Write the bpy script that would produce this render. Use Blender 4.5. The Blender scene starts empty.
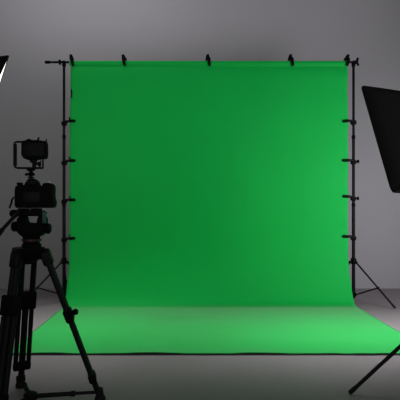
import bpy, bmesh, math, random
from mathutils import Vector, Matrix, noise
random.seed(4)
C = bpy.context.scene.collection
S = bpy.context.scene
PI = math.pi

# ------------------------------------------------------------------ camera
H = 0.95                                     # lens height above the studio floor
cd = bpy.data.cameras.new('studio_view'); cd.sensor_width = 36; cd.lens = 40.5
cd.shift_x = 0.0375; cd.shift_y = 0.0175; cd.clip_start = 0.05
cam = bpy.data.objects.new('studio_view', cd); C.objects.link(cam)
cam.location = (0, 0, H); cam.rotation_euler = (PI/2, 0, 0); S.camera = cam
S.view_settings.view_transform = 'Standard'; S.view_settings.look = 'None'
S.view_settings.gamma = 1; S.view_settings.exposure = 0.0
S.view_settings.use_curve_mapping = False

# ------------------------------------------------------------------ light
w = bpy.data.worlds.new('dim_studio_air'); S.world = w; w.use_nodes = True
w.node_tree.nodes['Background'].inputs[0].default_value = (0.62, 0.6, 0.62, 1)
w.node_tree.nodes['Background'].inputs[1].default_value = 0.854
E_RIGHT = 2.0          # radiance of the right softbox diffuser
E_LEFT = 1.6           # radiance of the left softbox diffuser
def area(name, loc, aim, sx, sy, power, col=(1, 1, 1), spread=180):
    l = bpy.data.lights.new(name, 'AREA'); l.shape = 'RECTANGLE'; l.size = sx; l.size_y = sy
    l.energy = power; l.color = col; l.spread = math.radians(spread)
    o = bpy.data.objects.new(name, l); C.objects.link(o); o.location = loc
    o.rotation_euler = (Vector(aim)-Vector(loc)).to_track_quat('-Z', 'Y').to_euler()
    return o
# gridded ceiling banks above the sweep, wall-washing banks near the back wall, unseen soft side lights added as fill
area('floor_bank_right', (1.5, 3.34, 3.83), (1.5, 3.27, 0), 2.0, 0.3, 10.0, (1, 0.96, 1), 31)
area('floor_bank_left', (-0.9, 3.4, 3.83), (-0.9, 3.45, 0), 1.8, 0.3, 7.5, (1, 0.97, 1), 38)
area('wall_wash_left', (-1.4, 3.9, 3.83), (-1.4, 5.2, 3.0), 2.6, 0.3, 11.5, (0.98, 0.97, 1), 140)
area('wall_wash', (0.4, 4.2, 3.83), (0.4, 5.2, 3.2), 4.5, 0.2, 6, (0.98, 0.97, 1), 120)
area('side_fill_right', (2.95, 2.6, 1.1), (1.8, 4.8, 1.0), 0.9, 1.1, 24, (0.98, 0.96, 1), 120)
area('side_fill_high', (2.6, 1.4, 1.8), (0.2, 4.8, 1.4), 0.9, 0.9, 7.0, (0.98, 0.96, 1), 100)
area('side_fill_left', (-2.9, 2.3, 1.6), (-0.3, 4.8, 1.3), 0.9, 0.9, 5.5, (1, 1, 0.93), 110)

# ------------------------------------------------------------------ materials
def mat(name, col, rough=0.5, metal=0.0, spec=0.5, mott=None, bump=None, sheen=0, emit=None):
    m = bpy.data.materials.new(name); m.use_nodes = True
    nt = m.node_tree; b = nt.nodes['Principled BSDF']
    b.inputs['Base Color'].default_value = (*col, 1); b.inputs['Roughness'].default_value = rough
    b.inputs['Metallic'].default_value = metal; b.inputs['Specular IOR Level'].default_value = spec
    b.inputs['Sheen Weight'].default_value = sheen
    if sheen: b.inputs['Sheen Roughness'].default_value = 0.34
    tc = nt.nodes.new('ShaderNodeTexCoord')
    if mott:                                  # (scale, amount) gentle tone variation of the surface itself
        n = nt.nodes.new('ShaderNodeTexNoise'); n.inputs['Scale'].default_value = mott[0]; n.inputs['Detail'].default_value = 6
        nt.links.new(tc.outputs['Object'], n.inputs['Vector'])
        r = nt.nodes.new('ShaderNodeMapRange'); r.inputs['From Min'].default_value = 0.25; r.inputs['From Max'].default_value = 0.75
        r.inputs['To Min'].default_value = 1-mott[1]; r.inputs['To Max'].default_value = 1+mott[1]
        nt.links.new(n.outputs['Fac'], r.inputs['Value'])
        v = nt.nodes.new('ShaderNodeVectorMath'); v.operation = 'SCALE'; v.inputs[0].default_value = col
        nt.links.new(r.outputs[0], v.inputs['Scale']); nt.links.new(v.outputs[0], b.inputs['Base Color'])
    if bump:
        n = nt.nodes.new('ShaderNodeTexNoise'); n.inputs['Scale'].default_value = bump[0]; n.inputs['Detail'].default_value = 4
        nt.links.new(tc.outputs['Object'], n.inputs['Vector'])
        bp = nt.nodes.new('ShaderNodeBump'); bp.inputs['Strength'].default_value = bump[1]; bp.inputs['Distance'].default_value = 0.01
        nt.links.new(n.outputs['Fac'], bp.inputs['Height']); nt.links.new(bp.outputs[0], b.inputs['Normal'])
    if emit:
        b.inputs['Emission Color'].default_value = (*emit[0], 1); b.inputs['Emission Strength'].default_value = emit[1]
    return m
M_wall = mat('painted_plaster', (0.255, 0.248, 0.26), 0.9, spec=0.2, mott=(1.3, 0.02), bump=(60, 0.05))
M_floor = mat('sealed_concrete', (0.21, 0.19, 0.197), 0.6, spec=0.35, mott=(3.0, 0.05), bump=(25, 0.06))
M_ceil = mat('dark_ceiling_paint', (0.05, 0.05, 0.055), 0.9)
M_green = mat('chroma_green_muslin', (0.0, 0.39, 0.055), 0.65, spec=0.14, mott=(2.2, 0.03), bump=(400, 0.04), sheen=0.5)
M_hem = mat('matte_black', (0.006, 0.006, 0.006), 0.8, spec=0.2)
M_blk = mat('black_painted_metal', (0.004, 0.004, 0.0045), 0.5, spec=0.12)
M_pla = mat('black_plastic', (0.003, 0.003, 0.0033), 0.65, spec=0.06, bump=(300, 0.05))
M_rub = mat('black_rubber', (0.004, 0.004, 0.004), 0.8, spec=0.2, bump=(200, 0.1))
M_fab = mat('black_softbox_nylon', (0.0025, 0.0025, 0.0028), 0.75, spec=0.15, bump=(120, 0.06))
M_chr = mat('brushed_steel', (0.35, 0.35, 0.37), 0.35, metal=1.0)
M_scr = mat('dark_screen_glass', (0.002, 0.002, 0.0025), 0.4, spec=0.12)
M_teal = mat('teal_anodised_metal', (0.015, 0.07, 0.066), 0.4, metal=0.4)
M_red = mat('red_anodised_ring', (0.03, 0.003, 0.004), 0.45, metal=0.3)
M_lens = mat('coated_lens_glass', (0.01, 0.01, 0.02), 0.05, spec=0.8)
M_difR = mat('right_diffuser_cloth', (0.8, 0.8, 0.8), 0.9, emit=((0.96, 0.96, 1.0), E_RIGHT))
M_difL = mat('left_diffuser_cloth', (0.8, 0.8, 0.8), 0.9, emit=((1.0, 0.98, 0.94), E_LEFT))
M_lamp = mat('lamp_panel', (0.8, 0.8, 0.8), 0.6)

# ------------------------------------------------------------------ mesh helpers
def V(*a): return Vector(a)
def merge(bm, t, M=None):
    if M is not None: bmesh.ops.transform(t, matrix=M, verts=t.verts)
    me = bpy.data.meshes.new('tmp'); t.to_mesh(me); t.free(); bm.from_mesh(me); bpy.data.meshes.remove(me)
def box(bm, c, s, bev=0.0, seg=2, R=None):
    t = bmesh.new(); bmesh.ops.create_cube(t, size=1)
    bmesh.ops.scale(t, vec=s, verts=t.verts)
    if bev: bmesh.ops.bevel(t, geom=t.edges[:], offset=bev, segments=seg, profile=0.5, affect='EDGES')
    merge(bm, t, Matrix.Translation(c) @ (R.to_4x4() if R else Matrix.Identity(4)))
def frame_of(d):
    d = Vector(d).normalized(); a = V(0, 0, 1) if abs(d.z) < 0.9 else V(1, 0, 0)
    x = a.cross(d).normalized(); return x, d.cross(x), d
def tube(bm, p0, p1, r0, r1=None, n=14, bev=True):
    lathe(bm, p0, Vector(p1)-Vector(p0), [(0, 0), (0, r0), (1, r1 if r1 is not None else r0), (1, 0)], n, unit=True)
def lathe(bm, o, d, prof, n=16, unit=False):
    """prof: (distance along d, radius)"""
    o = Vector(o); d = Vector(d); L = d.length if unit else 1; x, y, z = frame_of(d); rings = []
    for h, r in prof:
        c = o+z*h*L
        if r < 1e-7: rings.append([bm.verts.new(c)])
        else: rings.append([bm.verts.new(c+x*r*math.cos(2*PI*k/n)+y*r*math.sin(2*PI*k/n)) for k in range(n)])
    for a, b in zip(rings, rings[1:]):
        for k in range(n):
            if len(a) == 1 and len(b) == 1: break
            if len(a) == 1: bm.faces.new((a[0], b[(k+1) % n], b[k]))
            elif len(b) == 1: bm.faces.new((a[k], a[(k+1) % n], b[0]))
            else: bm.faces.new((a[k], a[(k+1) % n], b[(k+1) % n], b[k]))
def pathtube(bm, pts, r, n=10):
    pts = [Vector(p) for p in pts]; rings = []
    for i, p in enumerate(pts):
        d = (pts[min(i+1, len(pts)-1)]-pts[max(i-1, 0)])
        x, y, z = frame_of(d); rr = r[i] if isinstance(r, (list, tuple)) else r
        if rings and x.dot(px) < 0: x, y = -x, -y
        px = x
        rings.append([bm.verts.new(p+x*rr*math.cos(2*PI*k/n)+y*rr*math.sin(2*PI*k/n)) for k in range(n)])
    for a, b in zip(rings, rings[1:]):
        for k in range(n): bm.faces.new((a[k], a[(k+1) % n], b[(k+1) % n], b[k]))
    bm.faces.new(rings[0]); bm.faces.new(rings[-1])
def prism(bm, pts, y0, y1, bev=0.0, seg=2):
    """pts: outline in (x, z); extruded from y0 to y1"""
    t = bmesh.new()
    a = [t.verts.new((p[0], y0, p[1])) for p in pts]; b = [t.verts.new((p[0], y1, p[1])) for p in pts]
    t.faces.new(a); t.faces.new(b[::-1]); n = len(pts)
    for k in range(n): t.faces.new((a[k], b[k], b[(k+1) % n], a[(k+1) % n]))
    bmesh.ops.recalc_face_normals(t, faces=t.faces)
    if bev: bmesh.ops.bevel(t, geom=t.edges[:], offset=bev, segments=seg, profile=0.5, affect='EDGES')
    merge(bm, t)
def obj(name, bm, m, parent=None, smooth=True):
    bmesh.ops.recalc_face_normals(bm, faces=bm.faces)
    me = bpy.data.meshes.new(name); bm.to_mesh(me); bm.free(); me.materials.append(m)
    if smooth:
        for p in me.polygons: p.use_smooth = True
        try: me.set_sharp_from_angle(angle=math.radians(38))
        except Exception: pass
    o = bpy.data.objects.new(name, me); C.objects.link(o)
    if parent is not None:
        o.parent = parent
        # part geometry is written in the parent's own frame
    return o
def part(name, m, parent, f, smooth=True, label=None):
    bm = bmesh.new(); f(bm); o = obj(name, bm, m, parent, smooth)
    if label: o['label'] = label
    return o
def tag(o, label=None, cat=None, group=None, kind=None):
    for k, v in (('label', label), ('category', cat), ('group', group), ('kind', kind)):
        if v: o[k] = v
    return o
def thing(name, label, cat, loc=(0, 0, 0), group=None):
    o = bpy.data.objects.new(name, None); C.objects.link(o); o.location = loc; o.empty_display_size = 0.1
    return tag(o, label, cat, group)
def copy_tree(o, parent=None):
    c = o.copy(); C.objects.link(c); c.parent = parent
    for ch in list(o.children): copy_tree(ch, c)
    return c

# ------------------------------------------------------------------ setting
WALL_Y = 5.245
def struct(name, c, s, m):
    bm = bmesh.new(); box(bm, c, s); return tag(obj(name, bm, m, None, False), kind='structure')
X0, X1, CZ, YB = -3.3, 3.6, 3.95, -1.2
struct('floor', ((X0+X1)/2, (YB+WALL_Y)/2, -0.05), (X1-X0+0.4, WALL_Y-YB+0.4, 0.1), M_floor)
struct('wall_back', ((X0+X1)/2, WALL_Y+0.1, CZ/2), (X1-X0+0.4, 0.2, CZ), M_wall)
struct('wall_left', (X0-0.1, (YB+WALL_Y)/2, CZ/2), (0.2, WALL_Y-YB, CZ), M_wall)
struct('wall_right', (X1+0.1, (YB+WALL_Y)/2, CZ/2), (0.2, WALL_Y-YB, CZ), M_wall)
struct('ceiling', ((X0+X1)/2, (YB+WALL_Y)/2, CZ+0.05), (X1-X0+0.4, WALL_Y-YB+0.4, 0.1), M_ceil)

# ------------------------------------------------------------------ green screen sweep
SY = 4.5                        # depth of the stands and the crossbar
BARZ = 2.398
CX0, CX1 = -1.15, 1.62
FRONT = 2.889
prof = [(4.535, 2.30), (4.534, 2.36)]
for k in range(9):              # over the bar
    a = -0.35+k*(PI+0.35)/8
    prof.append((SY+0.030*math.cos(a), BARZ-0.010+0.022*math.sin(a)))
prof += [(4.468, 2.375), (4.472, 2.360), (4.482, 2.350), (4.478, 2.340)]
z = 2.30
while z > 0.72: prof.append((4.466, z)); z -= 0.06
prof += [(4.466, 0.70), (4.464, 0.62), (4.459, 0.54), (4.450, 0.46), (4.438, 0.38), (4.422, 0.31), (4.402, 0.24), (4.380, 0.175), (4.358, 0.118),
         (4.338, 0.075), (4.318, 0.044), (4.292, 0.022), (4.255, 0.010), (4.20, 0.0065), (4.10, 0.006)]
y = 4.0
while y > FRONT+0.02: prof.append((y, 0.006)); y -= 0.055
prof += [(FRONT+0.01, 0.006), (FRONT, 0.006)]
clampzL = [0.95+(207-p)/100 for p in (122.5, 162, 200.5, 239)]
clampzR = [0.95+(207-p)/100 for p in (121.5, 161, 197.5, 237)]
NX = 90
def sweep_pt(i, j):
    y, z = prof[j]; u = i/NX; x = CX0+(CX1-CX0)*u
    if z > 0.3 and j > 12:                           # hanging part: slight scallops between clips and soft drag folds
        e0 = math.exp(-(x-CX0)/0.10); e1 = math.exp(-(CX1-x)/0.10)
        near0 = min(abs(z-c) for c in clampzL+[2.4]); near1 = min(abs(z-c) for c in clampzR+[2.4])
        x += e0*0.007*min(1, near0/0.2)-e1*0.007*min(1, near1/0.2)
        x += e0*0.010*max(0, (z-1.6)/0.8)
        y += (e0*0.006*math.sin(z*31)+e1*0.006*math.sin(z*27+1))*min(1, (2.4-z)*4)
        # faint diagonal pulls from the upper corners and gentle waves across the cloth
        d = (x-CX0)+(2.4-z)*0.55
        y += 0.0035*math.sin(d*24)*math.exp(-d*2.6)*min(1, (2.4-z)*6)
        n = noise.noise(V(x*1.5, z*0.9, 3.1)); y += 0.010*n*min(1, (2.4-z)*3)*min(1, (z-0.3)*3)
        y += 0.0025*noise.noise(V(x*7, z*3.5, 8.1))
    elif j > 12:
        n = noise.noise(V(x*2.2, y*5, 1.7)); z += 0.003*max(0, n)+0.001
        if y < FRONT+0.10:                           # the front hem curls up a little here and there
            t = 1-(y-FRONT)/0.10; z += t*t*(0.004+0.010*max(0, noise.noise(V(x*2.6+5.2, 0, 4.4)))+0.003*noise.noise(V(x*9, 0, 2)))
            y += t*0.005*noise.noise(V(x*3, 1, 2))
    return V(x, y, z)
bm = bmesh.new()
grid = [[bm.verts.new(sweep_pt(i, j)) for i in range(NX+1)] for j in range(len(prof))]
for j in range(len(prof)-1):
    for i in range(NX): bm.faces.new((grid[j][i], grid[j][i+1], grid[j+1][i+1], grid[j+1][i]))
bmesh.ops.recalc_face_normals(bm, faces=bm.faces)
me = bpy.data.meshes.new('green_screen'); bm.to_mesh(me); bm.free(); me.materials.append(M_green)
for p in me.polygons: p.use_smooth = True
screen = bpy.data.objects.new('green_screen', me); C.objects.link(screen)
sm = screen.modifiers.new('cloth_thickness', 'SOLIDIFY'); sm.thickness = 0.002; sm.offset = 0
tag(screen, 'seamless bright green chroma key cloth hanging from the crossbar and sweeping over the floor', 'backdrop')
def hem(bm):                                          # thin black strip under the front edge
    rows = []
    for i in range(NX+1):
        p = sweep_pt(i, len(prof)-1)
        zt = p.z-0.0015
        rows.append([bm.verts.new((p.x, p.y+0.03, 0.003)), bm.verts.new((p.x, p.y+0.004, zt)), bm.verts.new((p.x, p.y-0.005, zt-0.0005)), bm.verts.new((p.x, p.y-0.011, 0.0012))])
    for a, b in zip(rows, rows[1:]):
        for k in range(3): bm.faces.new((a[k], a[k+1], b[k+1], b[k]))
part('hem', M_hem, screen, hem, label='thin black strip along the front edge')
part('edge_tab', M_hem, screen, lambda b: box(b, (CX0+0.024, 4.461, 2.075), (0.012, 0.010, 0.085), 0.003),
     label='small black tab on the left edge')

# ------------------------------------------------------------------ backdrop stands and crossbar
def tripod_legs(root, hubz, topz, dirs, r=0.0085, split=0.58, twin=False):
    """legs hinged on a collar at topz with a brace from the hub to each leg"""
    for (dx, dy) in dirs:
        d = V(dx, dy, 0); u = d.normalized(); tip = d+V(0, 0, 0.012); top = u*0.026+V(0, 0, topz)
        mid = top.lerp(tip, split)
        def fl(b):
            if twin:
                s = V(-u.y, u.x, 0)*0.012
                tube(b, top+s, tip+s*0.4, r*0.6); tube(b, top-s, tip-s*0.4, r*0.6)
                box(b, mid, (0.02, 0.02, 0.02), 0.003)
            else: tube(b, top, tip, r)
            lathe(b, top-V(-u.y, u.x, 0)*0.012, V(-u.y, u.x, 0), [(0, 0), (0, r*1.35), (0.024, r*1.35), (0.024, 0)], 12)
        lg = part('leg', M_blk, root, fl)
        s = V(-u.y, u.x, 0)*0.010
        hb = u*0.022+V(0, 0, hubz)
        part('brace', M_blk, lg, lambda b: (tube(b, hb+s, mid+s, r*0.8, n=8), tube(b, hb-s, mid-s, r*0.8, n=8),
             lathe(b, mid-s*1.5, s, [(0, 0), (0, r*1.25), (0.03, r*1.25), (0.03, 0)], 10)))
        dd = (tip-top).normalized()
        part('rubber_foot', M_rub, lg, lambda b: lathe(b, tip-dd*0.045, dd, [(0, 0), (0, r*1.08), (0.035, r*1.22), (0.049, r*1.05), (0.052, 0)], 12))
def collar(b, z, r, side=1, h=0.05):
    lathe(b, (0, 0, z-h/2), (0, 0, 1), [(0, 0), (0, r*1.3), (h*0.15, r*1.6), (h*0.85, r*1.6), (h, r*1.25), (h, 0)], 16)
def knob(b, o, d, r=0.013, L=0.03):
    d = Vector(d).normalized(); tube(b, o, Vector(o)+d*L*0.5, r*0.4, n=8)
    lathe(b, Vector(o)+d*L*0.45, d, [(0, 0), (0, r*0.8), (L*0.12, r), (L*0.45, r), (L*0.55, r*0.8), (L*0.55, 0)], 9)
def backdrop_stand(x, label, dirs, side):
    t = thing('backdrop_stand', label, 'light stand', (x, SY, 0), 'stands holding the green screen')
    part('base_hub', M_pla, t, lambda b: (collar(b, 0.075, 0.0160, h=0.045), lathe(b, (0, 0, 0.035), (0, 0, 1), [(0, 0), (0, 0.009), (0.02, 0.014), (0.02, 0)], 12)))
    part('lower_pole', M_blk, t, lambda b: tube(b, (0, 0, 0.06), (0, 0, 0.98), 0.0165, n=18))
    part('middle_pole', M_blk, t, lambda b: tube(b, (0, 0, 0.96), (0, 0, 1.66), 0.0145, n=18))
    part('upper_pole', M_blk, t, lambda b: tube(b, (0, 0, 1.64), (0, 0, 2.385), 0.0125, n=18))
    part('leg_collar', M_pla, t, lambda b: (collar(b, 0.41, 0.0170, h=0.06), box(b, (0, 0, 0.398), (0.075, 0.03, 0.022), 0.004)))
    part('collar_knob', M_pla, t, lambda b: knob(b, (-side*0.02, 0, 0.40), (-side, -0.35, 0), 0.014, 0.04))
    for z in (0.97, 1.65):
        c = part('pole_lock', M_pla, t, lambda b: collar(b, z, 0.0112, h=0.04))
        part('lock_knob', M_pla, c, lambda b: knob(b, (0.002, 0.018, z), (0, 1, 0), 0.007, 0.03))
    part('crossbar_mount', M_pla, t, lambda b: (collar(b, 2.375, 0.012, h=0.04), box(b, (0, 0, BARZ-0.004), (0.03, 0.036, 0.036), 0.006)))
    tripod_legs(t, 0.075, 0.40, dirs)
    return t
def pol(r, deg): return (r*math.cos(math.radians(deg)), r*math.sin(math.radians(deg)))
PLX, PRX = -1.21, 1.685
backdrop_stand(PLX, 'black telescopic stand holding the left end of the crossbar, behind the video camera', [pol(0.45, -140), pol(0.40, 101), pol(0.38, 14)], -1)
backdrop_stand(PRX, 'black telescopic stand holding the right end of the crossbar, beside the green cloth', [(0.27, -0.31), pol(0.40, 69), pol(0.38, 168)], 1)

t = thing('crossbar', 'long black horizontal bar along the top of the green screen', 'crossbar', (0, SY, BARZ))
part('bar', M_blk, t, lambda b: tube(b, (-1.36, 0, 0), (1.70, 0, 0), 0.011, n=16))
part('end_cap', M_pla, t, lambda b: lathe(b, (-1.40, 0, 0), (1, 0, 0), [(0, 0), (0, 0.012), (0.008, 0.015), (0.05, 0.015), (0.052, 0)], 14))
part('end_knob', M_pla, t, lambda b: (box(b, (1.715, 0, 0.0), (0.03, 0.03, 0.034), 0.006), knob(b, (1.715, 0, 0.0), (0.35, 0, 1), 0.013, 0.045), knob(b, (1.72, 0, 0.0), (0.3, -0.3, -1), 0.010, 0.04)))
part('stop_ring', M_pla, t, lambda b: lathe(b, (-1.262, 0, 0), (1, 0, 0), [(0, 0), (0, 0.02), (0.004, 0.026), (0.016, 0.026), (0.02, 0.02), (0.02, 0)], 14))

# ------------------------------------------------------------------ spring clamps along the crossbar
def spring_clamp():
    t = thing('spring_clamp', 'x', 'clamp', (0, 0, 0), 'spring clamps gripping the green cloth on the crossbar')
    for s, nm in ((-1, 'front_jaw'), (1, 'back_jaw')):
        def jaw(b, s=s):
            pts = [(s*0.040, -0.040, 0.0), (s*0.041, 0.0, 0), (s*0.034, 0.030, 0), (s*0.012, 0.045, 0), (s*-0.0, 0.060, 0), (s*-0.020, 0.076, 0)]
            ws = [0.012, 0.015, 0.019, 0.021, 0.016, 0.012]
            # flat tapering strip of moulded plastic: width along x
            rings = []
            for (yy, zz, _), w_ in zip([(p[0], p[1], 0) for p in pts], ws):
                rings.append([b.verts.new((-w_, yy-0.004, zz)), b.verts.new((w_, yy-0.004, zz)), b.verts.new((w_, yy+0.004, zz+0.003)), b.verts.new((-w_, yy+0.004, zz+0.003))])
            for a, c in zip(rings, rings[1:]):
                for k in range(4): b.faces.new((a[k], a[(k+1) % 4], c[(k+1) % 4], c[k]))
            b.faces.new(rings[0]); b.faces.new(rings[-1])
        j = part(nm, M_pla, t, jaw)
        part('jaw_pad', M_rub, j, lambda b: box(b, (0, s*0.037, -0.036), (0.024, 0.010, 0.022), 0.003))
    part('hinge_pin', M_chr, t, lambda b: tube(b, (-0.017, 0, 0.056), (0.017, 0, 0.056), 0.004))
    part('spring', M_pla, t, lambda b: lathe(b, (-0.012, 0, 0.056), (1, 0, 0), [(0, 0)]+[(0.0015*k, 0.009+0.0012*(k % 2)) for k in range(17)]+[(0.024, 0)], 12))
    return t
c0 = spring_clamp()
clampsx = [(-1.125, -12, 'black spring clamp at the top left corner of the green cloth'),
           (-0.60, -14, 'black spring clamp on the crossbar, second from the left corner'),
           (0.235, -8, 'black spring clamp gripping the middle of the crossbar'),
           (1.06, -6, 'black spring clamp on the crossbar, halfway between its middle and right end'),
           (1.612, 12, 'black spring clamp at the top right corner of the green cloth')]
for i, (x, a, lab) in enumerate(clampsx):
    o = c0 if i == 0 else copy_tree(c0)
    o.location = (x, SY, BARZ-0.004); o.rotation_euler = (0, math.radians(a), math.radians([8, -8, 5, 6, 6][i])); o['label'] = lab

# ------------------------------------------------------------------ side clips between stands and cloth
def side_clip(side, L=0.115):
    """side=+1: sits on the right stand and reaches left"""
    t = thing('side_clip', 'x', 'clamp', (0, 0, 0), 'side clips stretching the cloth to the stands')
    d = -side
    part('pole_grip', M_pla, t, lambda b: (box(b, (0, 0, -0.012), (0.046, 0.046, 0.042), 0.007), box(b, (d*0.022, -0.012, -0.002), (0.03, 0.022, 0.03), 0.005)))
    part('arm', M_blk, t, lambda b: pathtube(b, [(d*0.015, -0.02, 0.004), (d*0.05, -0.026, 0.006), (d*0.075, -0.034, 0.004)], 0.0125))
    def clip(b):
        box(b, (d*0.088, -0.044, 0.004), (0.052, 0.008, 0.030), 0.003)
        box(b, (d*0.088, -0.024, 0.004), (0.052, 0.008, 0.030), 0.003)
        lathe(b, (d*0.110, -0.052, 0.004), (0, 1, 0), [(0, 0), (0, 0.012), (0.004, 0.014), (0.028, 0.014), (0.032, 0.012), (0.032, 0)], 12)
    part('clip', M_pla, t, clip)
    return t
namesL = ['uppermost', 'second from the top', 'third from the top', 'lowest']
for side, px, zs in ((-1, PLX, clampzL), (1, PRX, clampzR)):
    p0 = side_clip(side)
    for i, z in enumerate(zs):
        o = p0 if i == 0 else copy_tree(p0)
        o.location = (px, SY, z); o.rotation_euler = (0, math.radians(random.uniform(-5, 5)), 0)
        o['label'] = 'black side clip on the %s stand, %s of its four' % ('left' if side < 0 else 'right', namesL[i])
        if side > 0 and i in (1, 2): part('grip_knob', M_pla, o, lambda b: knob(b, (side*0.018, -0.004, -0.006), (side, -0.2, 0), 0.018, 0.034))
        if side < 0 and i == 0: part('tightening_screw', M_pla, o, lambda b: knob(b, (0.065, -0.03, 0.008), (0, -0.1, 1), 0.008, 0.034))

# ------------------------------------------------------------------ softboxes
def rrect(w, h, r, n=5):
    pts = []
    for cx, cy, a0 in ((w/2-r, h/2-r, 0), (-w/2+r, h/2-r, 90), (-w/2+r, -h/2+r, 180), (w/2-r, -h/2+r, 270)):
        for k in range(n+1):
            a = math.radians(a0+90*k/n); pts.append((cx+r*math.cos(a), cy+r*math.sin(a)))
    return pts
def softbox(name, label, centre, n, w_, h_, depth, mdif, roll=0):
    """local frame: x = width, y = up, z = the direction the light points"""
    n = Vector(n).normalized(); u = V(0, 0, 1).cross(n).normalized()*-1; v = n.cross(u)*1
    if v.z < 0: v = -v; u = -u
    M = Matrix((u, v, n)).transposed().to_4x4(); M = Matrix.Translation(centre) @ M
    if M.determinant() < 0: M = Matrix.Translation(centre) @ Matrix((-u, v, n)).transposed().to_4x4()
    t = thing(name, label, 'softbox light', group='studio softboxes'); t.matrix_world = M @ Matrix.Rotation(math.radians(roll), 4, 'Z')
    def shell(b):
        steps = []
        for k in range(9):
            f = k/8; sc = (1-f)**0.82
            ww = 0.15+(w_-0.15)*sc; hh = 0.15+(h_-0.15)*sc; r = 0.035+0.035*f
            steps.append((rrect(ww, hh, r), -depth*f))
        steps.insert(0, (rrect(w_, h_, 0.035), 0.008))
        rings = [[b.verts.new((p[0], p[1], z)) for p in pts] for pts, z in steps]
        for a, c in zip(rings, rings[1:]):
            m = len(a)
            for k in range(m): b.faces.new((a[k], a[(k+1) % m], c[(k+1) % m], c[k]))
    sh = part('shell', M_fab, t, shell)
    s = sh.modifiers.new('fabric_thickness', 'SOLIDIFY'); s.thickness = 0.004; s.offset = -1
    def seams(b):
        for sx in (-1, 1):
            for sy in (-1, 1):
                pathtube(b, [(sx*((0.15+(w_-0.15)*(1-k/8)**0.82)/2-0.012), sy*((0.15+(h_-0.15)*(1-k/8)**0.82)/2-0.012), -depth*k/8) for k in range(9)], 0.005, 8)
    part('corner_seam', M_fab, sh, seams)
    def dif(b):
        rings = []
        for q in range(6):
            f = 1-q/5.5
            rings.append([b.verts.new((p[0]*f, p[1]*f, 0.004+0.006*(1-f*f))) for p in rrect(w_-0.014, h_-0.014, 0.030)])
        for A, B in zip(rings, rings[1:]):
            m = len(A)
            for k in range(m): b.faces.new((A[k], A[(k+1) % m], B[(k+1) % m], B[k]))
        b.faces.new(rings[-1])
    part('diffuser', mdif, t, dif, label='white glowing diffuser cloth')
    part('speed_ring', M_blk, t, lambda b: lathe(b, (0, 0, -depth-0.03), (0, 0, 1), [(0, 0.06), (0, 0.095), (0.03, 0.095), (0.035, 0.085), (0.035, 0.06), (0, 0.06)], 28))
    hd = part('lamp_head', M_pla, t, lambda b: (lathe(b, (0, 0, -depth-0.26), (0, 0, 1), [(0, 0), (0, 0.05), (0.01, 0.06), (0.19, 0.062), (0.20, 0.07), (0.24, 0.07), (0.24, 0)], 24)))
    part('handle', M_pla, hd, lambda b: pathtube(b, [(0, 0.055, -depth-0.22), (0, 0.095, -depth-0.21), (0, 0.098, -depth-0.10), (0, 0.06, -depth-0.08)], 0.008))
    part('tilt_bracket', M_blk, t, lambda b: (box(b, (0, -0.085, -depth-0.10), (0.03, 0.05, 0.05), 0.006), knob(b, (0.015, -0.085, -depth-0.10), (1, 0, 0), 0.018, 0.05)))
    return M @ V(0, -0.11, -depth-0.10)
def light_stand(label, x, y, topz, legz, dirs, r=0.0095):
    t = thing('light_stand', label, 'light stand', (x, y, 0), 'stands under the softboxes')
    part('base_hub', M_pla, t, lambda b: collar(b, 0.06, 0.015, h=0.045))
    part('lower_pole', M_blk, t, lambda b: tube(b, (0, 0, 0.035), (0, 0, legz+0.12), 0.0150, n=18))
    part('upper_pole', M_blk, t, lambda b: tube(b, (0, 0, legz+0.10), (0, 0, topz), 0.0115, n=18))
    part('leg_collar', M_pla, t, lambda b: collar(b, legz, 0.016, h=0.06))
    pl = part('pole_lock', M_pla, t, lambda b: collar(b, legz+0.12, 0.0145, h=0.06))
    part('lock_knob', M_pla, pl, lambda b: knob(b, (0.018, 0, legz+0.12), (1, 0.3, 0), 0.014, 0.04))
    tripod_legs(t, 0.06, legz, dirs, r)
    return t
s_, c_, st, ct = 0.75, 0.6614, 0.262, 0.965
nR = (-s_*ct, c_*ct, -st)
mR = softbox('softbox', 'large black softbox seen from behind at the right edge of the frame', (1.2245, 2.55, 1.30), nR, 0.80, 0.575, 0.36, M_difR)
light_stand('black light stand under the right softbox, foot near the bottom right corner', mR.x, mR.y, mR.z, 0.70,
            [(0.834-mR.x, 2.274-mR.y), pol(0.56, 60), pol(0.56, -62)])
nL = V(0.82, 0.41, -0.37).normalized()
uL = V(0, 0, 1).cross(nL).normalized(); vL = nL.cross(uL)
if vL.z < 0: vL = -vL
cornerL = V(-1.020, 2.6, 1.836)
# the visible corner is the one nearest the camera
side = -1 if uL.y > 0 else 1
cL = cornerL-vL*0.30-uL*side*0.40
mL = softbox('softbox', 'black softbox with a glowing white edge at the upper left of the frame', cL, nL, 0.80, 0.60, 0.36, M_difL)
light_stand('black light stand carrying the left softbox just outside the left edge', mL.x, mL.y, mL.z, 0.60,
            [pol(0.5, 180), pol(0.5, 60), pol(0.5, -60)])

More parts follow.
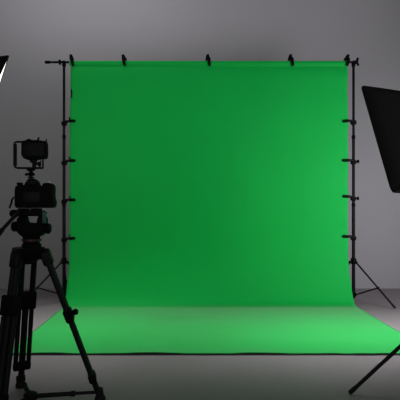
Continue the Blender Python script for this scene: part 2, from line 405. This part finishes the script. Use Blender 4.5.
# ------------------------------------------------------------------ camera tripod
TC = V(-0.735, 2.13, 0)
K = 211.3
def P(px, py, dy=0.0): return V((px-185)/450*(TC.y+dy)-TC.x, dy, 0.95-(py-207)/450*(TC.y+dy))      # tripod-local point
tp = thing('camera_tripod', 'black video tripod with fluid head, double-tube legs and spreaders at the left', 'tripod', TC)
feet = {'R': V(0.320, 0.070, 0.018), 'B': V(-0.130, 0.24, 0.018), 'L': V(-0.078, -0.20, 0.018)}
apex = V(-0.005, 0, 0.745)
part('bowl', M_pla, tp, lambda b: (lathe(b, (apex.x, 0, 0.69), (0, 0, 1), [(0, 0), (0, 0.035), (0.02, 0.062), (0.045, 0.074), (0.068, 0.074), (0.068, 0)], 28),
     [box(b, apex+V(f.x, f.y, 0).normalized()*0.070+V(0, 0, -0.018), (0.05, 0.05, 0.05), 0.010, 3, Matrix.Rotation(math.atan2(f.y, f.x), 3, 'Z')) for f in feet.values()]))
for key, f in feet.items():
    u = V(f.x, f.y, 0).normalized(); s = V(-u.y, u.x, 0)
    top = apex+u*0.080+V(0, 0, -0.028); top = top+(V(0.014, 0, 0) if key == 'B' else V(0, 0, 0)); d = (f-top).normalized(); Lg = (f-top).length
    sp = 0.010 if key == 'L' else 0.028
    j1, j2 = top+d*Lg*{'R': 0.41, 'B': 0.335, 'L': 0.30}[key], top+d*Lg*0.85
    def upper(b):
        for q in (-1, 1): tube(b, top+s*q*sp, j1+d*0.03+s*q*sp, 0.0140 if key != 'R' else 0.0130)
        box(b, top+d*0.01, (0.048 if key == 'L' else 0.080, 0.046, 0.070), 0.010, 3, Matrix((s, s.cross(d), d)).transposed())
    lg = part('leg', M_blk, tp, upper)
    def lower(b):
        for q in (-1, 1): tube(b, j1+s*q*0.030, j2+s*q*0.032, 0.0115)
        tube(b, j1-d*0.02, f-d*0.02, 0.0160 if key != 'R' else 0.0140)
    part('lower_stage', M_blk, lg, lower)
    def clampf(b):
        R = Matrix((s, s.cross(d), d)).transposed()
        box(b, j1, (0.098 if key == 'B' else 0.088, 0.040, 0.092 if key != 'R' else 0.062), 0.009, 3, R)
    lc = part('leg_clamp', M_pla, lg, clampf)
    part('leg_clamp', M_pla, lg, lambda b: box(b, j2, (0.088, 0.036, 0.042), 0.010, 3, Matrix((s, s.cross(d), d)).transposed()))
    if key == 'R': part('clamp_knob', M_pla, lg, lambda b: knob(b, j1+V(0.012, -0.01, 0.012), V(1, -0.3, 0.25), 0.015, 0.036))
    part('foot', M_rub, lg, lambda b: (lathe(b, f+V(0, 0, -0.017), (0, 0, 1), [(0, 0), (0, 0.022), (0.008, 0.028), (0.02, 0.026), (0.032, 0.018), (0.045, 0.016), (0.045, 0)], 16),
         lathe(b, f-s*0.022+V(0, 0, 0.03), s, [(0, 0), (0, 0.016), (0.044, 0.016), (0.044, 0)], 14)))
def gspr(b):
    ce = V(0.0, 0.01, 0.050)
    lathe(b, ce-V(0, 0, 0.018), (0, 0, 1), [(0, 0), (0, 0.026), (0.006, 0.032), (0.03, 0.032), (0.036, 0.024), (0.036, 0)], 18)
    for f in feet.values():
        e = f+V(0, 0, 0.028); tube(b, ce, ce.lerp(e, 0.6), 0.011); tube(b, ce.lerp(e, 0.5), e, 0.008)
        lathe(b, ce.lerp(e, 0.57), e-ce, [(0, 0), (0, 0.014), (0.022, 0.014), (0.022, 0)], 14)
part('ground_spreader', M_blk, tp, gspr)
# fluid head
hx = (31.5-185)/K-TC.x
def headf(b):
    lathe(b, (hx, 0, 0.752), (0, 0, 1), [(0, 0), (0, 0.040), (0.006, 0.045), (0.022, 0.045), (0.028, 0.038), (0.055, 0.040), (0.066, 0.045), (0.066, 0)], 28)
    prism(b, [(p.x, p.z) for p in (P(19, 232), P(23, 236), P(42, 236), P(46, 231), P(46.5, 219), P(44, 215), P(39.5, 216.5), P(38, 223.3), P(28.0, 222.6), P(26.5, 216.5), P(22, 215), P(18.5, 219))], -0.030, 0.030, 0.005)
part('fluid_head', M_pla, tp, headf)
part('tilt_ring', M_red, tp, lambda b: lathe(b, (hx, 0, 0.789), (0, 0, 1), [(0, 0.03), (0, 0.0455), (0.010, 0.0455), (0.010, 0.03)], 28), label='dull red ring under the head')
part('quick_release_plate', M_pla, tp, lambda b: (box(b, P(31, 213.3, 0.0), (0.112, 0.10, 0.026), 0.005), box(b, P(24, 209.5), (0.030, 0.085, 0.012), 0.002), box(b, P(36.5, 209.5), (0.030, 0.085, 0.012), 0.002)))
part('level_bubble', M_teal, tp, lambda b: (box(b, P(44.2, 218.5, -0.036), (0.018, 0.012, 0.045), 0.004), lathe(b, P(44, 213.5, -0.056), (0, 1, 0), [(0, 0), (0, 0.008), (0.02, 0.009), (0.02, 0)], 14)), label='teal lever and bubble level')
part('drag_knob', M_pla, tp, lambda b: (tube(b, P(20, 226.5), P(14, 226.5), 0.012), lathe(b, P(17.8, 226.5), (-1, 0, 0), [(0, 0), (0, 0.020), (0.004, 0.025), (0.020, 0.025), (0.026, 0.020), (0.026, 0)], 14)))
part('tilt_knob', M_pla, tp, lambda b: (tube(b, P(44, 228.5), P(48, 228.5), 0.010), lathe(b, P(45.8, 228.5), (1, 0, 0), [(0, 0), (0, 0.020), (0.004, 0.025), (0.016, 0.025), (0.022, 0.020), (0.022, 0)], 14)))
part('handle_joint', M_pla, tp, lambda b: (tube(b, P(22, 213.5, -0.01), P(11, 213.8, -0.03), 0.013), lathe(b, P(12.6, 213.5, -0.055), (0, 1, 0), [(0, 0), (0, 0.014), (0.005, 0.0185), (0.04, 0.0185), (0.045, 0.014), (0.045, 0)], 10)))
part('pan_handle', M_blk, tp, lambda b: (pathtube(b, [P(20, 211.5, -0.05), P(12, 219, -0.10), P(0, 232, -0.17), P(-9, 242, -0.22)], 0.0085),))
part('handle_grip', M_rub, tp, lambda b: pathtube(b, [P(2, 230, -0.16), P(-3, 235, -0.19), P(-16, 249, -0.26), P(-22, 255, -0.29)], [0.011, 0.0145, 0.0155, 0.013]))

# ------------------------------------------------------------------ camera on the tripod
CAMO = V(0, 0, 0.95)
cm = thing('camera', 'black stills camera on the tripod, seen from behind with its screen dark', 'camera', (TC.x, TC.y, 0.935))
def Q(px, py, dy=0.0): p = P(px, py, dy); return p-V(0, 0, 0.935)
def body(b):
    out = [(14.3, 206), (16, 208.0), (51.5, 208.0), (53.5, 206.5), (53.8, 201), (52.4, 198), (52.6, 187), (51.2, 184), (48.5, 182.6), (43, 183), (41.5, 186), (38, 186),
           (35.5, 180.5), (32.5, 178.4), (28, 178.6), (25.5, 181.5), (24, 185), (17.5, 184.8), (14.8, 187), (14.2, 192)]
    prism(b, [(Q(*p, -0.03).x, Q(*p, -0.03).z) for p in out], -0.030, 0.026, 0.004, 3)
bd = part('body', M_pla, cm, body)
part('hand_grip', M_rub, cm, lambda b: box(b, Q(47.8, 196, 0.030), (0.040, 0.04, 0.100), 0.012, 3))
part('screen', M_scr, cm, lambda b: box(b, Q(31.5, 197.5, -0.0315), (0.080, 0.006, 0.054), 0.002), label='dark glass screen on the back')
part('viewfinder', M_rub, cm, lambda b: (box(b, Q(31, 182.6, -0.040), (0.040, 0.02, 0.024), 0.006, 3)))
part('viewfinder_glass', M_scr, cm, lambda b: box(b, Q(31, 182.6, -0.0505), (0.022, 0.002, 0.013), 0.0009))
part('mode_dial', M_pla, cm, lambda b: lathe(b, Q(19.8, 184.9, 0.0), (0, 0, 1), [(0, 0), (0, 0.014), (0.009, 0.014), (0.011, 0.012), (0.011, 0)], 20))
part('shutter_button', M_chr, cm, lambda b: lathe(b, Q(49.5, 182.8, 0.035), (0, 0, 1), [(0, 0), (0, 0.009), (0.006, 0.009), (0.008, 0.006), (0.008, 0)], 16))
part('control_wheel', M_pla, cm, lambda b: lathe(b, Q(47, 199, -0.029), (0, -1, 0), [(0, 0), (0, 0.015), (0.004, 0.015), (0.005, 0.006), (0.003, 0.005), (0.003, 0)], 20))
for px, py in ((44.5, 189), (48.5, 189), (51.5, 190.5), (44, 205.5), (50, 205.5)):
    part('button', M_pla, cm, lambda b: lathe(b, Q(px, py, -0.029), (0, -1, 0), [(0, 0), (0, 0.0045), (0.0035, 0.0045), (0.0045, 0.003), (0.0045, 0)], 12))
ln = part('lens', M_pla, cm, lambda b: lathe(b, Q(30, 197, 0.030), (0, 1, 0), [(0, 0), (0, 0.040), (0.02, 0.042), (0.022, 0.045), (0.08, 0.045), (0.082, 0.041), (0.10, 0.041), (0.102, 0.046), (0.135, 0.047), (0.135, 0.041), (0.12, 0.038)], 36))
part('front_glass', M_lens, ln, lambda b: lathe(b, Q(30, 197, 0.148), (0, 1, 0), [(0, 0.040), (0.004, 0.025), (0.006, 0)], 30))
part('hot_shoe', M_chr, cm, lambda b: box(b, Q(31, 178.1, 0.0), (0.020, 0.02, 0.004), 0.001))
def strap(b):
    pts = [(15.5, 196.5), (12.5, 197.5), (10.8, 200), (10.4, 203), (8.8, 206.5), (8.6, 208)]
    L = [b.verts.new(Q(px, py, -0.006)) for px, py in pts]; R_ = [b.verts.new(Q(px+1.4, py+0.7, 0.006)) for px, py in pts]
    L2 = [b.verts.new(v.co+V(0.003, 0, 0.0015)) for v in L]; R2 = [b.verts.new(v.co+V(0.003, 0, 0.0015)) for v in R_]
    for k in range(len(pts)-1):
        for A, B in ((L, R_), (R_, R2), (R2, L2), (L2, L)): b.faces.new((A[k], A[k+1], B[k+1], B[k]))
    b.faces.new((L[0], R_[0], R2[0], L2[0])); b.faces.new((L[-1], R_[-1], R2[-1], L2[-1]))
part('strap', M_fab, cm, strap, False)
part('port_cover', M_rub, cm, lambda b: box(b, Q(51.6, 195, -0.004), (0.008, 0.030, 0.055), 0.003))

# ------------------------------------------------------------------ monitor in its cage above the camera
mo = thing('camera_monitor', 'small black monitor in an open wire cage mounted above the camera', 'monitor', (TC.x, TC.y, 1.085))
def W(px, py, dy=0.0): return P(px, py, dy)-V(0, 0, 1.085)
part('ball_mount', M_pla, mo, lambda b: (lathe(b, W(31, 178.3), (0, 0, 1), [(0, 0), (0, 0.015), (0.006, 0.015), (0.008, 0.007), (0.012, 0.007), (0.014, 0.014), (0.020, 0.017), (0.026, 0.014), (0.029, 0.008), (0.034, 0.008), (0.036, 0.018), (0.045, 0.020), (0.052, 0.018), (0.052, 0)], 20),
     knob(b, W(29, 174.5), (-1, 0, 0), 0.007, 0.018), tube(b, W(28.5, 174.6), W(34.5, 174.6), 0.006)))
def cage(b):
    pts = [(27, 141.8), (17, 141.8), (14.8, 142.6), (14.2, 145), (14.2, 164), (15.0, 167), (17.5, 168.2), (42.5, 168.2)]
    pathtube(b, [W(x, y_, -0.01) for x, y_ in pts], 0.0048, 10)
    box(b, W(30, 168.0, -0.005), (0.120, 0.03, 0.008), 0.002)
    tube(b, W(43, 168.3, -0.01), W(43.0, 158, -0.01), 0.0040)
    box(b, W(16.0, 155, -0.002), (0.005, 0.016, 0.105), 0.001)
part('cage', M_blk, mo, cage)
def mbody(b):
    out = [(21.3, 142.5), (23.5, 140.5), (26, 140.3), (27, 138.8), (30, 138.8), (31, 140), (37.5, 140), (45.8, 141), (46.6, 144), (46.8, 156), (45.5, 158.8), (40, 158.9), (35, 160.2), (27, 159.8), (23, 158), (21.2, 154.5)]
    prism(b, [(W(*p, -0.018).x, W(*p, -0.018).z) for p in out], -0.022, 0.010, 0.004, 2)
mb = part('body', M_pla, mo, mbody)
part('screen', M_scr, mo, lambda b: box(b, W(33.6, 149.5, -0.0225), (0.100, 0.003, 0.062), 0.001), label='dark glass screen')
part('antenna', M_pla, mo, lambda b: (tube(b, W(37.5, 141, -0.005), W(39.0, 137.2, -0.005), 0.0048, 0.0042), tube(b, W(45.6, 150, -0.005), W(46.4, 139.2, -0.005), 0.004, 0.003)))
part('support_arm', M_blk, mo, lambda b: (tube(b, W(34.2, 168), W(34.2, 158), 0.0095), knob(b, W(36, 164), (1, -0.2, 0), 0.011, 0.022), box(b, W(33.5, 161), (0.03, 0.026, 0.016), 0.004)))
part('side_plate', M_blk, mo, lambda b: box(b, W(46.2, 151, -0.01), (0.008, 0.02, 0.05), 0.002))
part('cable', M_rub, mo, lambda b: pathtube(b, [W(40, 159, -0.02), W(41.2, 162, -0.03), W(40.6, 166, -0.025), W(38.5, 167.5, -0.01)], 0.0022, 8))

# ------------------------------------------------------------------ ceiling banks that hold the overhead lamps
for lab, x, y, sx, sy in (('long black lamp bank on the ceiling above the right of the green floor cloth', 1.4, 3.33, 2.1, 0.38),
                          ('short black lamp bank on the ceiling above the left of the green floor cloth', -0.9, 3.5, 1.7, 0.36)):
    t = thing('ceiling_lamp', lab, 'ceiling lamp', (x, y, CZ))
    part('housing', M_blk, t, lambda b: box(b, (0, 0, -0.055), (sx, sy, 0.09), 0.01))
    part('louvre', M_blk, t, lambda b: [box(b, (0, q*sy/2, -0.11), (sx, 0.01, 0.04)) for q in (-1, 1)])
